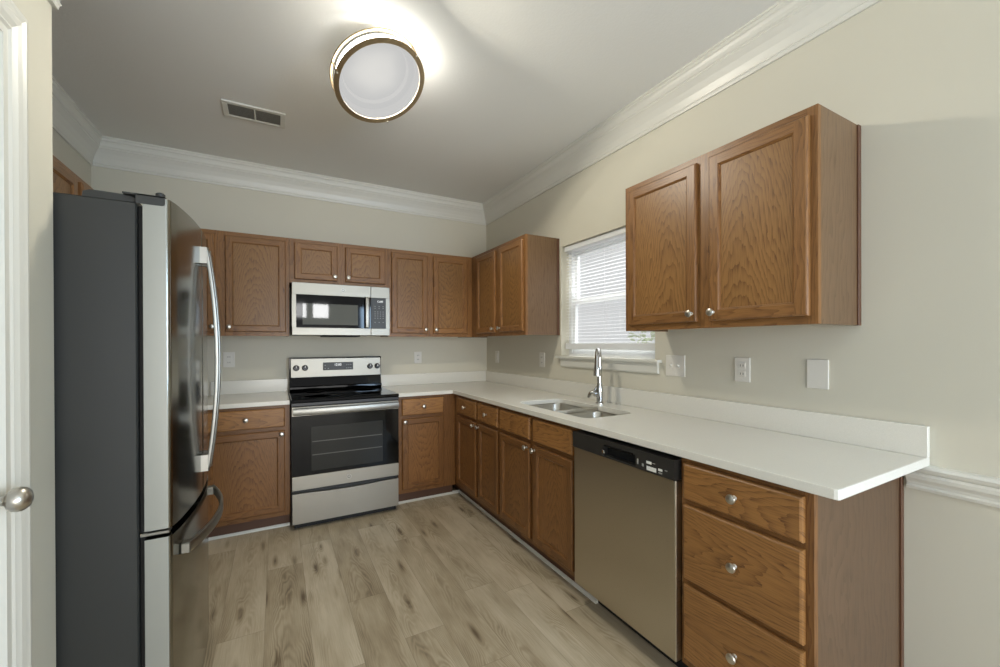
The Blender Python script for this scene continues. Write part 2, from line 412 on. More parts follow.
# door casing round the closet door
CAS = [(0, 0), (0.012, 0), (0.012, 0.018), (0.016, 0.024), (0.013, 0.032), (0.018, 0.044), (0.020, 0.058), (0.017, 0.064), (0.020, 0.076), (0.018, 0.087), (0, 0.087)]
mb = MB()
def cas(pts):  # pts: list of (y,z, dy,dz) along the inside edge, outward direction per corner
    return [[(XC+a, y+dy*h, z+dz*h) for a, h in CAS] for y, z, dy, dz in pts]
mb.loops(cas([(DY1, 0, 1, 0), (DY1, DZ, 1, 1), (DY0, DZ, -1, 1), (DY0, 0, -1, 0)]), paint_trim)
mb.box(XC-0.108, XC, DY1-0.012, DY1-0.0005, 0, DZ-0.001); mb.box(XC-0.108, XC, DY0+0.0005, DY0+0.012, 0, DZ-0.001); mb.box(XC-0.108, XC, DY0+0.012, DY1-0.012, DZ-0.012, DZ-0.0005)
structure('trim_10', mb, paint_trim)
# door slab with six raised panels
mb = MB(); dx = XC-0.012
mb.box(dx-0.035, dx, DY0+0.014, DY1-0.014, 0.008, DZ-0.014, None, 0.002)
for a, b in ((DY0+0.11, (DY0+DY1)/2-0.045), ((DY0+DY1)/2+0.045, DY1-0.11)):
    for z0, z1 in ((0.22, 0.82), (0.98, 1.55), (1.66, 1.88)):
        mb.loops([[(dx+h, y0, zz0), ] if False else [(dx+h, a+i, z0+i), (dx+h, b-i, z0+i), (dx+h, b-i, z1-i), (dx+h, a+i, z1-i)] for i, h in ((0, 0.0), (0.006, 0.005), (0.014, 0.001), (0.04, 0.006))], None, False, True)
door1 = structure('door_1', mb, paint_door)
KY, KZ = -2.617, 0.977
mb = MB(); mb.lathe([(0.031, 0), (0.033, 0.003), (0.031, 0.008), (0.013, 0.011), (0.0105, 0.016), (0.0105, 0.044), (0.013, 0.048), (0.0205, 0.052), (0.0250, 0.058), (0.0262, 0.066), (0.0245, 0.074), (0.0190, 0.081), (0.010, 0.085), (0.002, 0.086)], (dx, KY, KZ), 'x', None, 28)
obj('door_knob', mb, nickel, door1, True)['label'] = 'brushed nickel door knob'

# ------------------------------------------------------------------ window
mb = MB(); fx0, fx1 = 0.075, 0.135; w = 0.035
mb.box(fx0, fx1, WY0, WY0+w, WZ0+0.0, WZ1); mb.box(fx0, fx1, WY1-w, WY1, WZ0, WZ1); mb.box(fx0, fx1, WY0+w, WY1-w, WZ1-w, WZ1); mb.box(fx0, fx1, WY0+w, WY1-w, WZ0, WZ0+w)
win = structure('window_1', mb, vinyl)
zm = 1.63
def sash(name, x0, x1, z0, z1, grid):
    mb = MB(); a, b, s = WY0+w, WY1-w, 0.036
    mb.box(x0, x1, a, a+s, z0, z1); mb.box(x0, x1, b-s, b, z0, z1); mb.box(x0, x1, a+s, b-s, z0, z0+s); mb.box(x0, x1, a+s, b-s, z1-s, z1)
    o = obj(name, mb, vinyl, win)
    g = MB(); xm = (x0+x1)/2+0.006; g.box(xm, xm+0.003, a+s-0.003, b-s+0.003, z0+s-0.003, z1-s+0.003); obj('pane', g, glass, o)
sash('lower_sash', 0.082, 0.104, WZ0+w, zm+0.02, 1)
sash('upper_sash', 0.106, 0.128, zm-0.02, WZ1-w, 1)
mb = MB(); mb.box(-0.0005, 0.075, WY0-0.002, WY1-0.002, WZ0-0.002, WZ0+0.0145, None); mb.box(-0.042, -0.0005, WY0-0.052, WY1+0.028, WZ0-0.0025, WZ0+0.015, None, 0.004, 2)
structure('trim_12', mb, paint_trim)
mb = MB(); mb.prism([(-0.0005, 1.128), (-0.014, 1.128), (-0.018, 1.136), (-0.018, 1.170), (-0.022, 1.180), (-0.022, WZ0-0.003), (-0.0005, WZ0-0.003)], WY0-0.030, WY1-0.012, None, 'y')
structure('trim_11', mb, paint_trim)
# blinds
bl = empty('window_blind', (0.045, (WY0+WY1)/2, WZ0+0.015), 0, 'white horizontal slat blind hanging in the window over the sink', 'blind')
oy, oz = (WY0+WY1)/2, WZ0+0.015
hw = (WY1-WY0)/2-0.012
obj('headrail', MB().box(-0.022, 0.022, -hw, hw, WZ1-0.04-oz, WZ1-0.002-oz, None, 0.002), vinyl, bl)
mb = MB(); ztop, zbot = WZ1-0.05-oz, 0.105
n = 30; th = math.radians(3)
for i in range(n):
    z = zbot+(ztop-zbot)*i/(n-1); dx_, dz_ = 0.009*math.cos(th), 0.009*math.sin(th)
    mb.loops([[(-dx_, y, z-dz_), (0, y, z+0.0016), (dx_, y, z+dz_), (0, y, z+0.0008)] for y in (-hw, hw)])
o = obj('slats', mb, slat, bl); o['kind'] = 'stuff'
obj('bottom_rail', MB().box(-0.016, 0.016, -hw, hw, 0.052, 0.098, None, 0.003), vinyl, bl)
for k in (-0.7, 0.0, 0.7): obj('ladder_cord', MB().tube([(-0.0145, k*hw, 0.09), (-0.0145, k*hw, ztop)], 0.0009, None, 6), slat, bl)

# ------------------------------------------------------------------ outdoors seen through the window
def foliage(name, cx, cy, z0, z1, rad, n, mat, label, cat):
    r = empty(name, (cx, cy, 0), 0, label, cat)
    obj('trunk', MB().tube([(0, 0, 0), (0.03, 0.02, z0*0.6), (0, 0, (z0+z1)/2)], [0.09, 0.07, 0.03], None, 8), bark, r)
    mb = MB(); rnd = random.Random(int(cx*100+cy))
    for _ in range(n):
        a, e, q = rnd.uniform(0, 6.28), rnd.uniform(-1, 1), rnd.random()**0.4
        c = Vector((math.cos(a)*rad*q*math.sqrt(1-e*e), math.sin(a)*rad*q*math.sqrt(1-e*e), (z0+z1)/2+e*q*(z1-z0)/2))
        d = Vector((rnd.uniform(-1,1), rnd.uniform(-1,1), rnd.uniform(-.6,.6))).normalized(); e2 = d.cross(Vector((0.3,0.5,1))).normalized(); s = rnd.uniform(0.05, 0.1)
        mb.face([c-d*s, c+e2*s*0.45, c+d*s, c-e2*s*0.45])
    o = obj('foliage', mb, leafm, r); return r
leafm = plain('overexposed_leaf', (206, 214, 186), 0.7); bark = plain('overexposed_bark', (170, 160, 146), 0.8)  # leaf and bark colours lightened to stand in for overexposed daylight outside
foliage('garden_tree', 3.4, 0.35, 1.15, 1.95, 0.75, 420, leafm, 'green tree washed out by daylight, seen through the window blind', 'tree')

# ------------------------------------------------------------------ cabinets
KNOB = None
def knob(parent, x, y, z):
    global KNOB
    if KNOB is None:
        mb = MB(); mb.lathe([(0.008, 0), (0.0085, 0.002), (0.0055, 0.005), (0.005, 0.012), (0.009, 0.016), (0.0150, 0.019), (0.0162, 0.023), (0.0145, 0.027), (0.008, 0.0295), (0.001, 0.030)], (0, 0, 0), '-y', None, 20)
        KNOB = obj('knob', mb, nickel, parent, True, centre=False); o = KNOB
    else:
        o = KNOB.copy(); COL.objects.link(o); o.parent = parent
    o.name = 'knob'; o.location = Vector((x, y, z)) - ORG[parent.name]; return o
def door_part(root, l, r, b, t, yf, kn, fin=None):
    """framed door, front face at local y = -(yf+0.02)"""
    y0, y1, y2 = -yf, -yf-0.014, -yf-0.02
    fw = 0.043
    def rect(i, y): return [(l+i, y, b+i), (r-i, y, b+i), (r-i, y, t-i), (l+i, y, t-i)]
    mv, mh, mp = fin or (oak_v, oak_h, oak_panel)
    mb = MB(); V, H = mb.mi(mv), mb.mi(mh)
    A = [[mb.bm.verts.new(p) for p in rect(i, y)] for i, y in ((0, y0), (0, y1), (0.0025, y1-0.003), (0.006, y2))]
    def q(vs, k):
        f = mb.bm.faces.new(vs); f.material_index = k
    for a, c in zip(A, A[1:]):
        for k in range(4): q((a[k], a[(k+1)%4], c[(k+1)%4], c[k]), H if k % 2 == 0 else V)
    q(A[0][::-1], V)
    i = 0.006; F = l+fw; G = r-fw; bb = b+fw; tt = t-fw
    for pts, k in (([(l+i, y2, b+i), (F, y2, b+i), (F, y2, t-i), (l+i, y2, t-i)], V), ([(G, y2, b+i), (r-i, y2, b+i), (r-i, y2, t-i), (G, y2, t-i)], V),
                   ([(F, y2, b+i), (G, y2, b+i), (G, y2, bb), (F, y2, bb)], H), ([(F, y2, tt), (G, y2, tt), (G, y2, t-i), (F, y2, t-i)], H)):
        q([mb.bm.verts.new(p) for p in pts], k)
    I = [[mb.bm.verts.new(p) for p in rect(e, y)] for e, y in ((fw, y2), (fw+0.002, y2+0.003), (fw+0.007, y2+0.006), (fw+0.008, y2+0.0105))]
    for a, c in zip(I, I[1:]):
        for k in range(4): q((a[k], a[(k+1)%4], c[(k+1)%4], c[k]), H if k % 2 == 0 else V)
    o = obj('door', mb, None, root)
    obj('panel', MB().box(F+0.004, G-0.004, y2+0.0095, y0-0.001, bb+0.004, tt-0.004), mp, o)
    if kn:
        kx = l+0.021 if kn[0] == 'l' else r-0.021
        kz = b+0.035 if kn[1] == 'b' else t-0.024
        knob(o, kx, y2, kz)
    return o
def drawer_part(root, l, r, b, t, yf, kn, name='drawer'):
    def rect(i, y): return [(l+i, -y, b+i), (r-i, -y, b+i), (r-i, -y, t-i), (l+i, -y, t-i)]
    mb = MB(); mb.loops([rect(0, yf), rect(0, yf+0.012), rect(0.002, yf+0.016), rect(0.007, yf+0.020)], oak_draw)
    o = obj(name, mb, None, root)
    if kn: knob(o, (l+r)/2, -yf-0.02, (b+t)/2)
    return o
def cabinet(name, label, cat, group, wall, a0, a1, z0, z1, depth, columns, toe=0.0, ends='', blind=False):
    """columns: [(l, r, [(kind, b, t, knob)])] in along-wall coordinates measured from a0 (z absolute)"""
    W_ = abs(a1-a0)
    loc, rz = {'back': ((a0, -0.001, z0), 0), 'right': ((-0.001, a0, z0), -math.pi/2), 'left': ((XL+0.001, a0, z0), math.pi/2)}[wall]
    root = empty(name, loc, rz, label, cat, group)
    Z = lambda z: z-z0
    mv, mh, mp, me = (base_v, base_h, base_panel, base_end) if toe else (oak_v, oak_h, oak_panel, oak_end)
    yf = depth; zb = Z(z0)+toe; zt = Z(z1); e = 0.0008
    mb = MB(); t = 0.016; yb = -yf+0.02
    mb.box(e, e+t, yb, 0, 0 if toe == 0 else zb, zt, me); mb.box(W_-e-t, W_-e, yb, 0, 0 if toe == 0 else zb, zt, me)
    bo = 0.018 if toe == 0 else 0
    mb.box(e+t, W_-e-t, yb, 0, zb+bo, zb+bo+t, oak_h); mb.box(e+t, W_-e-t, -0.006, 0, zb+bo+t, zt, oak_h)
    if toe == 0: mb.box(e+t, W_-e-t, yb, -0.006, zt-t, zt, oak_h)
    else:
        for k in (e, W_-e-t): mb.box(k, k+t, -yf+0.085, -0.003, 0.001, zb, toe_dark)
    obj('carcass', mb, None, root)
    # face frame
    mb = MB(); ov = 0.012; cols = sorted(columns, key=lambda c: c[0]); xs = [e]
    for l, r, fr in cols: xs += [l+ov, r-ov]
    xs.append(W_-e)
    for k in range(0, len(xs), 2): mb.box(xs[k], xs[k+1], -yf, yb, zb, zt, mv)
    for l, r, fr in cols:
        zs = [zb]
        for kd, b, tp, kn in sorted(fr, key=lambda f: f[1]): zs += [Z(b)+ov, Z(tp)-ov]
        zs.append(zt)
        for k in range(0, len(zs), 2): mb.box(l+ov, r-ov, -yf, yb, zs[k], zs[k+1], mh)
    obj('face_frame', mb, None, root)
    for l, r, fr in cols:
        for kd, b, tp, kn in fr:
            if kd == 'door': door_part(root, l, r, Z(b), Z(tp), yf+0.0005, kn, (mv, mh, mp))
            else: drawer_part(root, l, r, Z(b), Z(tp), yf+0.0005, kn, 'drawer' if kd == 'drawer' else 'false_front')
    if toe: obj('toe_kick', MB().box(0.002, W_-0.002, -yf+0.066, -yf+0.084, 0.001, zb-0.0005), toe_dark, root)
    for en in ends:
        x = (W_-e, W_-e+0.006) if en == 'r' else (e-0.006, e)
        obj('scribe_moulding', MB().box(x[0], x[1], -0.022, 0, 0.0 if toe == 0 else 0.001, zt-0.001, None, 0.001), oak_dark, root)
    return root
UP = 'oak upper cabinets'; BA = 'oak base cabinets'
UB, UT, UD = 1.372, 2.134, 0.3125
DB, DT = 1.402, 2.103
def up(name, label, wall, a0, a1, doors, z0=UB, ends='', db=DB, dt=DT, dep=UD):
    return cabinet(name, label, 'cabinet', UP, wall, a0, a1, z0, UT, dep, [(l, r, [('door', db, dt, k)]) for l, r, k in doors], 0.0, ends)
def A(a0, *ds, s=1): return [(s*(p[0]-a0), s*(p[1]-a0), p[2]) for p in ds]
up('upper_cabinet', 'two-door oak upper cabinet between the refrigerator and the microwave', 'back', -2.8065, -1.872, A(-2.8065, (-2.735, -2.345, 'rb'), (-2.286, -1.897, 'lb')))
up('upper_cabinet', 'short two-door oak cabinet directly above the microwave', 'back', -1.872, -1.112, A(-1.872, (-1.836, -1.523, 'rb'), (-1.462, -1.139, 'lb')), 1.788, '', 1.818)
up('upper_cabinet', 'two-door oak upper cabinet right of the microwave on the back wall', 'back', -1.112, -0.3135, A(-1.112, (-1.085, -0.760, 'rb'), (-0.706, -0.368, 'lb')))
up('upper_cabinet', 'oak corner upper cabinet on the window wall, left of the window', 'right', 0.0, -1.276, A(0.0, (-0.445, -0.805, 'rb'), (-0.880, -1.252, 'lb'), s=-1), UB, 'r')
up('upper_cabinet', 'large near oak upper cabinet right of the window, over blank white wall plate', 'right', -2.280, -3.170, A(-2.280, (-2.312, -2.712, 'rb'), (-2.772, -3.146, 'lb'), s=-1), UB, 'r')
up('upper_cabinet', 'oak cabinet mounted above the refrigerator by the left wall', 'left', -2.085, -1.175, A(-2.085, (-2.05, -1.66, 'rb'), (-1.60, -1.205, 'lb')), 1.80, '', 1.83, DT, 0.285)
up('upper_cabinet', 'oak corner upper cabinet on the left wall, behind the refrigerator top', 'left', -1.175, -0.3135, A(-1.175, (-1.150, -0.80, 'rb'), (-0.745, -0.44, 'lb')), dep=0.285)

DRb, DRt, DOb, DOt = 0.730, 0.862, 0.133, 0.704
BD, BT = 0.615, 0.8835
def base(label, wall, a0, a1, cols, ends='', name='base_cabinet'):
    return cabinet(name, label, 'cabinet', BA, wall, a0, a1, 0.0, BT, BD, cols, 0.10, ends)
def dd(l, r, k, drawer='drawer'): return (l, r, [('door', DOb, DOt, k), (drawer, DRb, DRt, drawer == 'drawer')])
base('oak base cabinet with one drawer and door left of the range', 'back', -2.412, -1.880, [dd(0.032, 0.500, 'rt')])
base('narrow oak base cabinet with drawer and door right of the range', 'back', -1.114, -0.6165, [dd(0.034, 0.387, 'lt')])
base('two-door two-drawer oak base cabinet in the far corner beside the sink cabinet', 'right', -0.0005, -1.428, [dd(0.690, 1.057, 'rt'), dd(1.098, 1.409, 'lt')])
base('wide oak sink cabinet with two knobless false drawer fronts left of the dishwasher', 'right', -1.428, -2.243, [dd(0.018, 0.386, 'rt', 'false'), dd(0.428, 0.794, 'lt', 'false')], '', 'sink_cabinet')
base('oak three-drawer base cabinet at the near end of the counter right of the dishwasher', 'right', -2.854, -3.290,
     [(0.019, 0.414, [('drawer', 0.133, 0.412, True), ('drawer', 0.432, 0.708, True), ('drawer', 0.728, 0.862, True)])], 'r', 'drawer_cabinet')

# ------------------------------------------------------------------ counters
def slab_with_hole(outer, hole, z0, z1, mat):
    mb = MB(); bm = mb.bm; es = []
    for lp in ([outer] + ([hole] if hole else [])):
        vs = [bm.verts.new((x, y, z0)) for x, y in lp]
        es += [bm.edges.new((vs[k], vs[(k+1) % len(vs)])) for k in range(len(vs))]
    r = bmesh.ops.triangle_fill(bm, use_beauty=True, edges=es)
    fs = [g for g in r['geom'] if isinstance(g, bmesh.types.BMFace)]
    ex = bmesh.ops.extrude_face_region(bm, geom=fs)
    for v in [g for g in ex['geom'] if isinstance(g, bmesh.types.BMVert)]: v.co.z = z1
    mb.mats = [mat]; return mb
def rrect(x0, x1, y0, y1, r, n=6):
    out = []
    for cx, cy, a in ((x1-r, y1-r, 0), (x0+r, y1-r, 90), (x0+r, y0+r, 180), (x1-r, y0+r, 270)):
        out += [(cx+r*math.cos(math.radians(a+90*k/n)), cy+r*math.sin(math.radians(a+90*k/n))) for k in range(n+1)]
    return out
CF, CZ0, CZ1, YE = -0.648, 0.884, 0.914, -3.361
SX0, SX1, SY0, SY1 = -0.545, -0.190, -2.230, -1.520
e = 0.012
outer = [(-1.113, -0.001), (-1.113, CF), (CF, CF), (CF, YE+e), (CF+e*0.3, YE+e*0.3), (CF+e, YE), (-0.001, YE), (-0.001, -0.001)]
c1 = obj('countertop', slab_with_hole(outer, rrect(SX0, SX1, SY0, SY1, 0.06), CZ0, CZ1, quartz), None)
bev = c1.modifiers.new('edge', 'BEVEL'); bev.width = 0.003; bev.segments = 2; bev.limit_method = 'ANGLE'; bev.angle_limit = math.radians(50)
tag(c1, 'long L-shaped white quartz countertop with the sink cutout', 'countertop')
mb = MB(); mb.box(-1.113, -0.0215, -0.021, -0.001, CZ1, 1.020, None, 0.0015); mb.box(-0.021, -0.001, YE, -0.001, CZ1, 1.020, None, 0.0015)
obj('backsplash', mb, quartz, c1)
c2 = obj('countertop', MB().box(-2.413, -1.881, CF, -0.001, CZ0, CZ1, None, 0.002), quartz)
tag(c2, 'short white quartz countertop left of the range', 'countertop')
obj('backsplash', MB().box(-2.413, -1.881, -0.021, -0.001, CZ1, 1.020, None, 0.0015), quartz, c2)

# ------------------------------------------------------------------ sink and faucet
snk = empty('double_sink', ((SX0+SX1)/2, (SY0+SY1)/2, 0.70), 0, 'stainless steel double bowl sink set under the white countertop', 'sink')
ox, oy_, oz_ = (SX0+SX1)/2, (SY0+SY1)/2, 0.70
def bowl(y0, y1, deep):
    mb = MB(); x0, x1 = SX0-ox, SX1-ox; a, b = y0-oy_, y1-oy_
    zt = CZ0-0.001-oz_; zb = zt-deep
    L = []
    for off, z, r in ((-0.012, zt, 0.07), (0.0, zt, 0.058), (0.004, zt-0.01, 0.055), (0.012, zb+0.03, 0.05), (0.022, zb+0.008, 0.045), (0.045, zb, 0.04)):
        L.append([(x, y, z) for x, y in rrect(x0+off, x1-off, a+off, b-off, r)])
    mb.loops(L, None, False, True)
    o = obj('bowl', mb, steel_sink, snk, True)
    mb = MB(); mb.lathe([(0.045, 0.0), (0.043, 0.004), (0.034, 0.004), (0.030, -0.001), (0.002, -0.001)], ((x0+x1)/2, (a+b)/2, zb+0.001), 'z', None, 24)
    obj('drain', mb, chrome, o, True)
SD = -1.915
bowl(SD+0.012, SY1, 0.19); bowl(SY0, SD-0.012, 0.17)
obj('divider', MB().box(SX0-ox+0.004, SX1-ox-0.004, SD-0.0115-oy_, SD+0.0115-oy_, CZ0-0.03-oz_, 0.9075-oz_, None, 0.004, 2), steel_sink, snk, True)
fa = empty('faucet', (-0.105, -1.846, CZ1), 0, 'tall chrome pull-down faucet standing behind the sink', 'faucet')
obj('base_flange', MB().lathe([(0.027, 0), (0.027, 0.006), (0.022, 0.010), (0.020, 0.011)], (0, 0, 0.0005), 'z', None, 28), chrome, fa, True)
obj('body', MB().lathe([(0.021, 0.010), (0.022, 0.03), (0.022, 0.09), (0.020, 0.11), (0.0165, 0.13)], (0, 0, 0), 'z', None, 24), chrome, fa, True)
d = Vector((-0.77, -0.635, 0)).normalized(); R = 0.050
pts = [Vector((0, 0, z)) for z in (0.12, 0.18, 0.25, 0.302)]
for k in range(1, 11):
    a = math.radians(168*k/10); pts.append(d*(R-R*math.cos(a)) + Vector((0, 0, 0.302+R*math.sin(a))))
obj('spout', MB().tube(pts, 0.0150, None, 16), chrome, fa, True)
p = pts[-1]
sh = MB().tube([p+Vector((0,0,0.004)), p+Vector((0,0,-0.02))+d*0.003, p+Vector((0,0,-0.06))+d*0.006, p+Vector((0,0,-0.105))+d*0.009, p+Vector((0,0,-0.125))+d*0.010], [0.0140, 0.0155, 0.0175, 0.0225, 0.0225], None, 20)
sho = obj('spray_head', sh, chrome, fa, True)
obj('spray_button', MB().tube([p+Vector((0,0,-0.062))+d*0.014, p+Vector((0,0,-0.098))+d*0.020], 0.0085, None, 10), black_satin, sho, True)
ld = Vector((-0.744, 0.668, 0)).normalized()
obj('lever', MB().tube([ld*0.014+Vector((0,0,0.062)), ld*0.030+Vector((0,0,0.064)), ld*0.044+Vector((0,0,0.070)), ld*0.056+Vector((0,0,0.064)), ld*0.068+Vector((0,0,0.046)), ld*0.072+Vector((0,0,0.036))], [0.019, 0.020, 0.018, 0.014, 0.010, 0.007], None, 16), chrome, fa, True)
obj('lever_arm', MB().tube([ld*0.036+Vector((0,0,0.076)), ld*0.022+Vector((0,0,0.098)), ld*0.014+Vector((0,0,0.115))], [0.008, 0.007, 0.005], None, 12), chrome, fa, True)

# ------------------------------------------------------------------ range
RX0, RX1 = -1.875, -1.119
rg = empty('electric_range', ((RX0+RX1)/2, -0.35, 0), 0, 'stainless and black electric range with glass oven door', 'range')
gx, gy = (RX0+RX1)/2, -0.35
hw_ = (RX1-RX0)/2
def LY(y): return y-gy
mb = MB(); mb.box(-hw_, hw_, LY(-0.655), LY(-0.03), 0.03, 0.895, black_satin, 0.003)
for sx in (-1, 1):
    for yy in (-0.60, -0.10): mb.lathe([(0.02, 0.0005), (0.018, 0.03)], (sx*(hw_-0.05), LY(yy), 0), 'z', black_matte, 12)
obj('body', mb, None, rg)
ct = obj('cooktop', MB().box(-hw_, hw_, LY(-0.690), LY(-0.085), 0.8955, 0.918, None, 0.005, 2), black_gloss, rg)
for x, y, r in ((-0.19, -0.53, 0.11), (0.19, -0.53, 0.09), (-0.19, -0.25, 0.08), (0.19, -0.25, 0.11)):
    obj('burner_ring', MB().lathe([(r-0.002, 0), (r, 0.0004), (r-0.006, 0.0005), (r-0.007, 0)], (x, LY(y), 0.9181), 'z', None, 40), cooktop_ring, ct)
obj('front_lip', MB().box(-hw_+0.001, hw_-0.001, LY(-0.688), LY(-0.6555), 0.871, 0.895, None, 0.003), black_satin, rg)
mb = MB(); mb.prism([(LY(-0.03), 0.8965), (LY(-0.0845), 0.8965), (LY(-0.0845), 0.9185), (LY(-0.105), 0.935), (LY(-0.105), 0.950), (LY(-0.080), 0.956), (LY(-0.070), 1.022), (LY(-0.075), 1.192), (LY(-0.065), 1.197), (LY(-0.03), 1.197)], -hw_+0.006, hw_-0.004, black_gloss, 'x')
bg = obj('backguard', mb, None, rg)
cp = obj('control_panel', MB().box(-hw_+0.016, hw_-0.012, LY(-0.094), LY(-0.074), 1.030, 1.187, None, 0.002), steel_range, rg)
obj('display', MB().box(-0.117, 0.128, LY(-0.0965), LY(-0.0942), 1.085, 1.152, None, 0.002), panel_dark, cp)
for k, xx in enumerate((-0.10, -0.075, 0.075, 0.092, 0.109)):
    for zz in (1.10, 1.128):
        if k < 2 and zz > 1.12 and k == 1: continue
        obj('button', MB().box(xx-0.005, xx+0.005, LY(-0.0972), LY(-0.0966), zz-0.003, zz+0.003), legend, cp)
obj('clock_digits', text_mesh('12:00', 0.026, 0.0006, lambda c: Vector((c.x+0.002, LY(-0.0975)-c.z, c.y+1.130))), digits, cp)
for x in (-0.322, -0.256, 0.272, 0.336):
    kb = obj('control_knob', MB().lathe([(0.024, 0), (0.024, 0.006), (0.021, 0.009), (0.020, 0.026), (0.017, 0.029), (0.001, 0.029)], (x, LY(-0.0945), 1.110), '-y', None, 24), black_satin, rg, True)
    obj('pointer', MB().box(x-0.0022, x+0.0022, LY(-0.1245), LY(-0.1236), 1.112, 1.128), label_white, kb)
# oven door
mb = MB(); yb_, yf_ = LY(-0.656), LY(-0.694)
mb.box(-hw_+0.004, hw_-0.006, yf_, yb_, 0.281, 0.378, steel_range, 0.002); mb.box(-hw_+0.004, hw_-0.006, yf_, yb_, 0.802, 0.866, steel_range, 0.002)
mb.box(-hw_+0.004, hw_-0.006, yf_+0.002, yb_, 0.378, 0.802, black_gloss)
od = obj('oven_door', mb, None, rg)
def oven_glass():
    m = NT('oven_window'); tc = m.n('ShaderNodeTexCoord').outputs['Object']
    m.set(Base_Color=lin((44, 44, 41)), Roughness=0.10); m.b.inputs['Specular IOR Level'].default_value = 0.22; return m.m
ow = oven_glass()
win_o = obj('oven_window', MB().box(-0.250, 0.250, yf_+0.0008, yf_+0.003, 0.408, 0.720), ow, od)
for z in (0.52, 0.615): obj('rack_bar', MB().box(-0.245, 0.245, yf_+0.0002, yf_+0.0012, z-0.003, z+0.003), plain('rack_grey', (82, 80, 75), 0.4), win_o)
mb = MB(); ln = []
for k in range(17):
    u = -1+2*k/16; ln.append((u*(hw_-0.014), LY(-0.722)-0.016*(1-u*u), 0.836))
mb.tube(ln, 0.012, None, 12, (0.022, 0.048))
hd = obj('oven_handle', mb, steel_handle, rg, True)
for sx in (-1, 1): obj('handle_bracket', MB().box(sx*(hw_-0.04)-0.014, sx*(hw_-0.04)+0.014, LY(-0.720), LY(-0.6945), 0.820, 0.852, None, 0.003), steel_handle, hd)
def badge(parent, x, yf, z, r, mat_disc=None):
    o = obj('logo', MB().lathe([(r, 0), (r, 0.0012), (r-0.002, 0.0016), (0.001, 0.0016)], (x, yf, z), '-y', None, 28), logo_grey, parent)
    obj('logo_ring', MB().lathe([(r*0.98, 0.0014), (r*0.95, 0.0022), (r*0.85, 0.0022), (r*0.82, 0.0014)], (x, yf, z), '-y', None, 28), nickel, o)
    obj('monogram', text_mesh('GE', r*1.0, 0.0003, lambda c: Vector((c.x+x, yf-0.0020-c.z, c.y+z))), nickel, o)
badge(od, 0.003, yf_-0.0002, 0.330, 0.017)
mb = MB(); n = 12
dl = [(-hw_+0.010, 0.251)]
dl = []
for k in range(n+1):
    u = -1+2*k/n; dl.append((u*(hw_-0.008)-0.001, 0.257-0.010*max(0, 1-(u/0.75)**2)))
poly = [(-hw_+0.007, 0.045), (hw_-0.009, 0.045)] + dl[::-1]
mb.prism(poly, LY(-0.692), LY(-0.6565), steel_range, 'y')
obj('storage_drawer', mb, None, rg)
obj('kick_plate', MB().box(-hw_+0.02, hw_-0.02, LY(-0.652), LY(-0.64), 0.004, 0.0298), black_matte, rg)

# ------------------------------------------------------------------ microwave
MX0, MX1, MZ0, MZ1 = -1.858, -1.123, 1.392, 1.783
mx, mzb = (MX0+MX1)/2, MZ0
mw = empty('microwave', (mx, -0.2, MZ0), 0, 'stainless over-the-range microwave mounted under the short oak cabinet', 'microwave')
hm = (MX1-MX0)/2; q_ = lambda y: y+0.2
obj('body', MB().box(-hm, hm, q_(-0.385), q_(-0.002), -0.012, 0.391, None, 0.003), steel_range, mw)
obj('vent_grille', MB().box(-0.145, 0.135, q_(-0.375), q_(-0.12), -0.024, -0.0122, None, 0.002), black_matte, mw)
L2 = lambda x: x-mx; Zm = lambda z: z-MZ0
xs_ = L2(-1.2765)
mb = MB(); f0, f1 = q_(-0.412), q_(-0.3855)
mb.box(-hm, xs_-0.001, f0, f1, Zm(1.690), 0.390, steel_range, 0.002); mb.box(-hm, xs_-0.001, f0, f1, -0.013, Zm(1.437), steel_range, 0.002)
mb.box(-hm, L2(-1.829), f0, f1, Zm(1.437), Zm(1.690), steel_range); mb.box(L2(-1.829), L2(-1.2775), f0+0.001, f1, Zm(1.437), Zm(1.690), black_gloss)
md = obj('door', mb, None, mw)
mesh_glass = plain('microwave_window', (96, 98, 92), 0.03)
obj('window', MB().box(L2(-1.785), L2(-1.379), f0+0.0003, f0+0.003, Zm(1.460), Zm(1.624), None, 0.0008), mesh_glass, md)
obj('handle', MB().box(L2(-1.326), L2(-1.292), f0-0.036, f0-0.012, Zm(1.440), Zm(1.686), None, 0.006, 3), steel_handle, md, True)
ho = bpy.data.objects[[o.name for o in md.children if o.name.startswith('handle')][0]]
for zz in (1.455, 1.671): obj('handle_post', MB().box(L2(-1.318), L2(-1.300), f0-0.0125, f0+0.001, Zm(zz)-0.009, Zm(zz)+0.009), steel_handle, ho)
badge(md, L2(-1.492), f0-0.0002, Zm(1.737), 0.016)
mb = MB(); mb.box(xs_+0.001, hm, f0, f1, Zm(1.690), 0.390, steel_range, 0.002); mb.box(xs_+0.001, hm, f0, f1, -0.013, Zm(1.437), steel_range, 0.002)
mb.box(L2(-1.154), hm, f0, f1, Zm(1.437), Zm(1.690), steel_range); mb.box(xs_+0.001, L2(-1.154), f0+0.0005, f1, Zm(1.437), Zm(1.690), panel_dark)
mc = obj('control_panel', mb, None, mw)
obj('clock_digits', text_mesh('12:00', 0.022, 0.0005, lambda c: Vector((c.x+L2(-1.203), f0+0.0002-c.z, c.y+Zm(1.660)))), digits, mc)
rows = [(1.620, 3), (1.604, 3), (1.575, 4), (1.558, 4), (1.541, 4), (1.522, 4), (1.488, 3)]
for zz, n in rows:
    for k in range(n):
        xx = -1.243 + (0.066/(n-1))*k
        obj('button', MB().box(L2(xx)-0.0045, L2(xx)+0.0045, f0-0.0006, f0+0.0004, Zm(zz)-0.0028, Zm(zz)+0.0028), legend, mc)

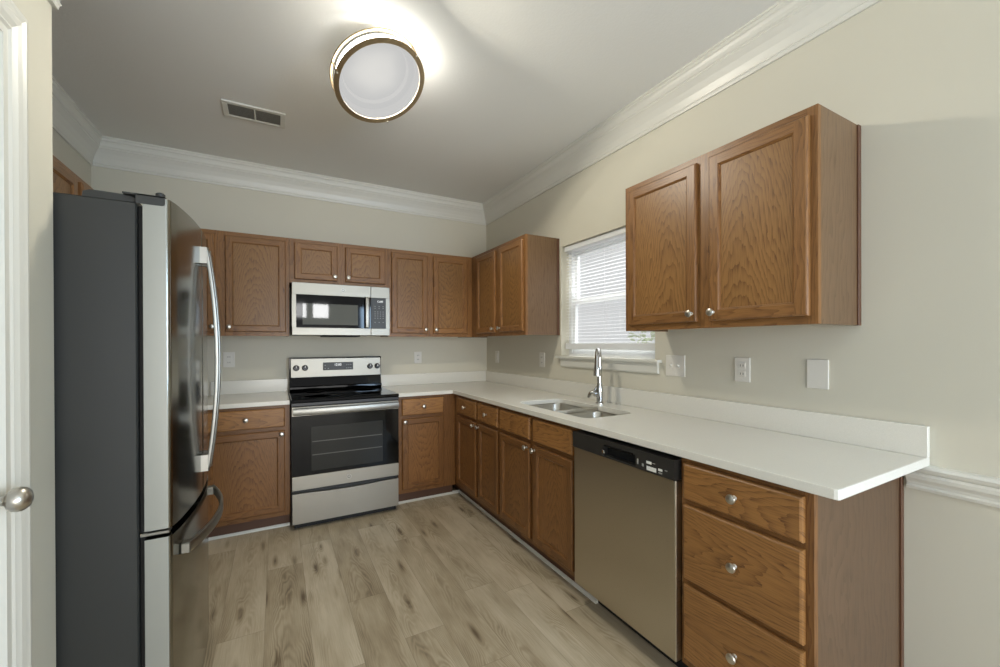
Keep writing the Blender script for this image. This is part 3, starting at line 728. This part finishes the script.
# ------------------------------------------------------------------ dishwasher
DWY0, DWY1 = -2.857, -2.248
dw = empty('dishwasher', (-0.001, -2.2505, 0), -math.pi/2, 'stainless dishwasher with black control strip under the counter', 'dishwasher')
ww = 0.604
obj('tub', MB().box(0.002, ww-0.002, -0.590, 0, 0.1, 0.868), black_matte, dw)
obj('door_panel', MB().box(0.003, ww-0.003, -0.645, -0.591, 0.104, 0.788, None, 0.004, 2), steel_dw, dw)
# black control strip with a recessed pocket handle
mb = MB(); pf, pb = -0.653, -0.591; z0, z1 = 0.790, 0.866; px0, px1, pz0, pz1 = 0.218, 0.412, 0.797, 0.842
mb.box(0.003, px0, pf, pb, z0, z1, black_strip); mb.box(px1, ww-0.003, pf, pb, z0, z1, black_strip)
mb.box(px0, px1, pf, pb, z0, pz0, black_strip); mb.box(px0, px1, pf, pb, pz1, z1, black_strip); mb.box(px0, px1, pf+0.03, pb, pz0, pz1, black_matte)
cs = obj('control_strip', mb, None, dw)
obj('pocket_handle', MB().tube([(px0+0.012, pf-0.001, pz1+0.001), (px1-0.012, pf-0.001, pz1+0.001)], 0.004, None, 10), black_gloss, cs, True)
obj('pocket_end', MB().box(px0-0.004, px0+0.012, pf-0.004, pf+0.004, 0.806, 0.822, None, 0.002), chrome, cs)
for x, z, w_, h_, m_ in ((0.425, 0.820, 0.008, 0.022, legend), (0.452, 0.812, 0.010, 0.012, legend), (0.483, 0.829, 0.026, 0.011, label_white), (0.495, 0.806, 0.048, 0.017, label_white),
                         (0.538, 0.814, 0.020, 0.009, label_white), (0.538, 0.802, 0.018, 0.006, legend), (0.565, 0.818, 0.012, 0.004, legend), (0.507, 0.831, 0.014, 0.003, legend)):
    obj('button', MB().box(x-w_/2, x+w_/2, pf-0.0012, pf-0.0002, z-h_/2, z+h_/2, None, 0.0004), m_, cs)
obj('kick_plate', MB().box(0.004, ww-0.004, -0.545, -0.530, 0.002, 0.0995), black_matte, dw)
obj('gasket', MB().box(ww-0.0028, ww-0.0012, -0.60, -0.01, 0.104, 0.868), black_matte, dw)

# ------------------------------------------------------------------ refrigerator
FY0, FY1, FXB, FH = -2.277, -1.555, -2.328, 1.757
FB = 1.738
fr = empty('refrigerator', (-2.70, (FY0+FY1)/2, 0), 0, 'tall stainless french door refrigerator with dark grey side by the left wall', 'refrigerator')
fo = Vector((-2.70, (FY0+FY1)/2, 0))
def FX(x): return x-fo.x
def FYl(y): return y-fo.y
mb = MB(); mb.box(FX(-3.06), FX(FXB), FYl(FY0), FYl(FY1), 0.035, FB, None, 0.004)
obj('body', mb, fridge_side, fr)
obj('kick_grille', MB().box(FX(-2.45), FX(FXB-0.003), FYl(FY0+0.01), FYl(FY1-0.01), 0.002, 0.0345), black_matte, fr)
obj('gasket', MB().box(FX(FXB+0.0005), FX(FXB+0.0155), FYl(FY0+0.022), FYl(FY1-0.022), 0.07, FB-0.006), black_matte, fr)
mb = MB(); mb.prism([(FX(-2.452), FB+0.0005), (FX(-2.335), FB+0.0005), (FX(-2.335), FB+0.016), (FX(-2.36), FB+0.022), (FX(-2.436), FB+0.024), (FX(-2.450), FB+0.017)], FYl(FY0+0.012), FYl(FY1-0.012), None, 'y')
obj('top_cover', mb, fridge_side, fr)
YM, HWd = (FY0+FY1)/2-0.004, 0.367
XE, SAG = -2.246, 0.031
def fx_at(y): return XE+SAG*(1-((y-YM)/HWd)**2)
def door_poly(y0, y1, r0, r1):
    """plan outline of a bowed door from y0 (near) to y1 with corner radii"""
    xb = FXB+0.016; pts = [(xb, y1), (xb, y0)]
    for k in range(6): a = math.radians(90*k/5); x0 = fx_at(y0); pts.append((x0-r0+r0*math.sin(a), y0+r0-r0*math.cos(a)))
    N = 14
    for k in range(1, N): y = y0+r0+(y1-r1-y0-r0)*k/N; pts.append((fx_at(y), y))
    for k in range(6): a = math.radians(90*k/5); x1 = fx_at(y1); pts.append((x1-r1+r1*math.cos(a), y1-r1+r1*math.sin(a)))
    return [(FX(x), FYl(y)) for x, y in pts]
DZ0 = 0.742
d1 = obj('door', MB().prism(door_poly(FY0-0.008, YM-0.003, 0.014, 0.006), DZ0, FH-0.001), steel_fridge, fr, True)
d2 = obj('door', MB().prism(door_poly(YM+0.003, FY1+0.004, 0.006, 0.014), DZ0, FH-0.001), steel_fridge, fr, True)
fz = obj('freezer_drawer', MB().prism(door_poly(FY0-0.008, FY1+0.004, 0.014, 0.014), 0.06, 0.716), steel_fridge, fr, True)
door_edge = plain('fridge_door_edge', (150, 150, 142), 0.45, 0.35)
for o in (d1, d2, fz):
    o.data.materials.append(door_edge)
    for f in o.data.polygons:
        if abs(f.normal.y) > 0.97: f.material_index = 1
for yy in (FY0+0.025, FY1-0.025):
    sd = -1 if yy < -1.9 else 1; ye = FY0-0.0105 if sd < 0 else FY1+0.0065
    hg = MB(); x0, x1, r_ = FX(FXB+0.0005), FX(XE-0.012), 0.008
    hg.prism([(x0, FH-0.024), (x1-r_, FH-0.024), (x1-r_*0.3, FH-0.022), (x1, FH-0.024+r_), (x1, FH+0.004), (x0, FH+0.004)], FYl(ye), FYl(ye-sd*0.0022), None, 'y')
    hg.box(FX(FXB-0.03), x1, min(FYl(ye), FYl(ye-sd*0.045)), max(FYl(ye), FYl(ye-sd*0.045)), FH+0.0005, FH+0.005)
    hg.lathe([(0.012, 0), (0.012, 0.010), (0.008, 0.013), (0.001, 0.013)], (FX(XE-0.026), FYl(ye-sd*0.016), FH+0.005), 'z')
    obj('hinge', hg, fridge_side, fr, True)
    obj('middle_hinge', MB().box(FX(FXB+0.002), FX(XE-0.008), FYl(yy-0.022), FYl(yy+0.016), 0.722, 0.733, None, 0.002), steel_handle, fr)
def v_handle(par, y, sgn):
    xb = fx_at(y); zs0, zs1 = 0.822, 1.682
    pts = []
    for k in range(25):
        t = k/24; u = 2*t-1
        pts.append((FX(xb+0.019+0.032*(1-u*u)), FYl(y), zs0+0.01+(zs1-zs0-0.02)*t))
    h = obj('handle', MB().tube(pts, 0.012, None, 12, (0.026, 0.013), Vector((1,0,0))), steel_handle, par, True)
    for z in (zs0, zs1-0.062): obj('handle_bracket', MB().prism([(FX(xb-0.001), FYl(y-0.016)), (FX(xb+0.022), FYl(y-0.014)), (FX(xb+0.026), FYl(y-0.008)), (FX(xb+0.026), FYl(y+0.008)), (FX(xb+0.022), FYl(y+0.014)), (FX(xb-0.001), FYl(y+0.016))], z, z+0.062), steel_handle, h)
v_handle(d1, YM-0.030, -1); v_handle(d2, YM+0.030, 1)
pts = []; ya, yb2 = FY0+0.055, FY1-0.045
for k in range(25):
    u = -1+2*k/24; y = (ya+yb2)/2+u*(yb2-ya)/2; pts.append((FX(fx_at(y)+0.019+0.036*(1-u*u)), FYl(y), 0.645))
h = obj('freezer_handle', MB().tube(pts, 0.012, None, 12, (0.013, 0.036)), steel_handle, fz, True)
for y in (ya+0.015, yb2-0.015): obj('handle_bracket', MB().box(FX(fx_at(y)-0.002), FX(fx_at(y)+0.024), FYl(y-0.018), FYl(y+0.018), 0.627, 0.661, None, 0.003), steel_handle, h)

# ------------------------------------------------------------------ wall plates
def plate(name, label, cat, wall, a, z, w_=0.074, h_=0.117, kind='outlet', group=None):
    loc, rz = {'back': ((a, -0.0005, z), 0), 'right': ((-0.0005, a, z), -math.pi/2)}[wall]
    r = empty(name, loc, rz, label, cat, group)
    obj('cover_plate', MB().box(-w_/2, w_/2, -0.006, 0, -h_/2, h_/2, None, 0.0025, 2), plate_white, r)
    if kind == 'outlet':
        for s in (-1, 1):
            rc = obj('receptacle', MB().box(-0.0165, 0.0165, -0.0085, -0.0062, s*0.0195-0.014, s*0.0195+0.014, None, 0.001), plate_white, r)
            for x in (-0.0065, 0.0065): obj('slot', MB().box(x-0.0014, x+0.0014, -0.0089, -0.0086, s*0.0195-0.004, s*0.0195+0.006), slot_dark, rc)
    elif kind == 'gfci':
        g = obj('receptacle', MB().box(-0.0165, 0.0165, -0.0085, -0.0062, -0.034, 0.034, None, 0.001), plate_white, r)
        for s in (-1, 1):
            obj('test_button', MB().box(-0.007, 0.007, -0.0098, -0.0086, s*0.006-0.004, s*0.006+0.004), plate_white, g)
            for x in (-0.0065, 0.0065): obj('slot', MB().box(x-0.0014, x+0.0014, -0.0089, -0.0086, s*0.022-0.005, s*0.022+0.005), slot_dark, g)
    elif kind == 'switch2':
        for x in (-0.023, 0.023):
            sw = obj('toggle_slot', MB().box(x-0.006, x+0.006, -0.0074, -0.0062, -0.014, 0.014), plate_white, r)
            obj('toggle', MB().prism([(-0.0075, -0.006), (-0.020, 0.004), (-0.020, 0.009), (-0.0075, 0.006)], x-0.004, x+0.004, None, 'x'), plate_white, sw)
    elif kind == 'switch':
        sw = obj('rocker', MB().box(-0.0165, 0.0165, -0.0095, -0.0062, -0.033, 0.033, None, 0.001), plate_white, r)
    for s in (-1, 1): obj('screw', MB().lathe([(0.003, 0), (0.0026, 0.0008), (0.0005, 0.001)], (0, -0.006, s*(h_/2-0.012)), '-y', None, 10), plate_white, r)
    return r
G = 'white outlet and switch plates'
plate('wall_outlet', 'white outlet plate on the back wall left of the range beside the refrigerator handle', 'outlet', 'back', -2.293, 1.188, 0.078, 0.12, 'gfci', G)
plate('wall_outlet', 'white outlet plate on the back wall right of the range', 'outlet', 'back', -0.753, 1.175, 0.074, 0.112, 'outlet', G)
plate('wall_switch', 'narrow white wall plate nearest the far corner on the window wall', 'switch', 'right', -0.240, 1.173, 0.074, 0.12, 'switch', G)
plate('wall_outlet', 'white wall plate between the far corner and the window, under oak cabinet end', 'outlet', 'right', -1.040, 1.170, 0.076, 0.122, 'gfci', G)
plate('light_switch', 'wide white two-toggle switch plate right beside the window sill', 'switch', 'right', -2.347, 1.180, 0.124, 0.118, 'switch2', G)
plate('wall_outlet', 'white duplex outlet plate on the right wall under the near oak cabinet', 'outlet', 'right', -2.722, 1.178, 0.074, 0.117, 'outlet', G)
plate('blank_plate', 'blank white wall plate nearest the end of the counter', 'wall plate', 'right', -3.032, 1.177, 0.078, 0.120, 'blank', G)

# ------------------------------------------------------------------ ceiling vent
vx0, vx1, vy0, vy1 = -2.242, -1.905, -0.985, -0.790
vt = empty('ceiling_vent', ((vx0+vx1)/2, (vy0+vy1)/2, CEIL-0.0005), 0, 'white rectangular air vent in the ceiling', 'vent')
hx, hy = (vx1-vx0)/2, (vy1-vy0)/2
mb = MB(); b = 0.028
for i0, i1 in ((0, 1),):
    for (a0, a1, c0, c1) in ((-hx, hx, -hy, -hy+b), (-hx, hx, hy-b, hy), (-hx, -hx+b, -hy+b, hy-b), (hx-b, hx, -hy+b, hy-b), (-0.004, 0.004, -hy+b, hy-b)):
        mb.box(a0, a1, c0, c1, -0.009, 0, None, 0.002)
obj('frame', mb, paint_trim, vt)
obj('duct', MB().box(-hx+b, hx-b, -hy+b, hy-b, -0.0015, -0.0002), vent_dark, vt)
for k in range(9):
    y = -hy+b+0.008+k*(2*hy-2*b-0.016)/8
    obj('slat', MB().loops([[(x, y-0.006, -0.0075), (x, y+0.004, -0.002), (x, y+0.005, -0.0025), (x, y-0.005, -0.008)] for x in (-hx+b, hx-b)]), plain('vent_slat', (168, 164, 154), 0.6) if k == 0 else bpy.data.materials['vent_slat'], vt)

# ------------------------------------------------------------------ ceiling light (hangs tilted off its canopy)
RL = 0.226
nrm = Vector((0.274, -0.439, -1)).normalized()         # the way the lens faces
lc = Vector((-1.503, -1.834, 2.588))
fx_ = nrm.cross(Vector((0, 0, 1))).normalized(); fy_ = nrm.cross(fx_).normalized()
cl = empty('ceiling_light', (lc.x, lc.y, CEIL), 0, 'round ceiling light with two satin nickel rings and glowing lens', 'ceiling light')
off = Vector((lc.x, lc.y, CEIL)); rel = lc-off
fr3 = (fx_, fy_, nrm)
up_ = -nrm
mb = MB(); i_ = mb.mi(lamp_lens); prof = [(0.2052, -0.001), (0.203, 0.001), (0.200, 0.006), (0.150, 0.012), (0.001, 0.016)]
mb.lathe(prof, rel, None, lamp_lens, 48, fr3)
mb.bm.faces.ensure_lookup_table(); mb.bm.faces.remove(max((f for f in mb.bm.faces if len(f.verts) == 48), key=lambda f: f.calc_area()))
lens = obj('diffuser', mb, None, cl, True)
obj('drum_shade', MB().loops([[rel + (fx_*math.cos(2*math.pi*k/48)+fy_*math.sin(2*math.pi*k/48))*r + nrm*h for k in range(48)] for r, h in ((0.197, -0.062), (0.202, -0.055), (0.205, -0.002))], None, False, False), lamp_side, cl, True)
obj('liner', MB().loops([[rel + (fx_*math.cos(2*math.pi*k/48)+fy_*math.sin(2*math.pi*k/48))*r + nrm*h for k in range(48)] for r, h in ((0.001, -0.088), (0.160, -0.086), (0.166, -0.066), (0.194, -0.060), (0.199, -0.054), (0.2028, -0.0005))], None, False, False), lamp_liner, cl, True)
NL = 18
for k in range(NL):     # the lamp's own LEDs behind the diffuser
    pl = bpy.data.lights.new('led', 'POINT'); pl.energy = LAMP_W/NL; pl.shadow_soft_size = 0.0; pl.color = (1.0, 0.94, 0.80)
    lo = bpy.data.objects.new('led', pl); COL.objects.link(lo); a = 2.4*k; rr = 0.11*math.sqrt((k+0.5)/NL)
    lo.location = lc + (fx_*math.cos(a)+fy_*math.sin(a))*rr - nrm*0.046
def ring(h, r_out, wd, ht, name):
    obj(name, MB().loops([[rel + (fx_*math.cos(2*math.pi*k/56)+fy_*math.sin(2*math.pi*k/56))*r + nrm*hh for k in range(56)] for r, hh in ((r_out, h), (r_out-0.001, h+ht), (r_out-wd, h+ht), (r_out-wd, h), (r_out, h))], None, False, False), bronze_ring, cl, True)
ring(-0.001, RL, 0.027, 0.004, 'lower_ring'); ring(-0.062, RL, 0.010, 0.008, 'upper_ring')
for k in range(3):
    a = math.radians(20+120*k); c = rel + (fx_*math.cos(a)+fy_*math.sin(a))*(RL-0.005)
    obj('post', MB().tube([c-nrm*0.060, c+nrm*0.0], 0.003, None, 8), bronze_ring, cl, True)
    obj('finial', MB().lathe([(0.005, 0), (0.005, 0.004), (0.001, 0.007)], c+nrm*0.007, None, None, 12, fr3), nickel, cl, True)
pc = rel-nrm*0.062
obj('housing', MB().loops([[pc + (fx_*math.cos(2*math.pi*k/40)+fy_*math.sin(2*math.pi*k/40))*r + nrm*h for k in range(40)] for r, h in ((0.196, -0.0005), (0.176, -0.006), (0.170, -0.029), (0.05, -0.036), (0.03, -0.06), (0.002, -0.06))], None, False, True), paint_trim, cl, True)
obj('canopy', MB().lathe([(0.065, 0), (0.065, 0.012), (0.02, 0.022), (0.002, 0.022)], (0, 0, -0.0005), '-z', None, 24), paint_trim, cl, True)
obj('stem', MB().tube([Vector((0,0,-0.02)), pc-nrm*0.055], 0.010, None, 10), paint_trim, cl, True)
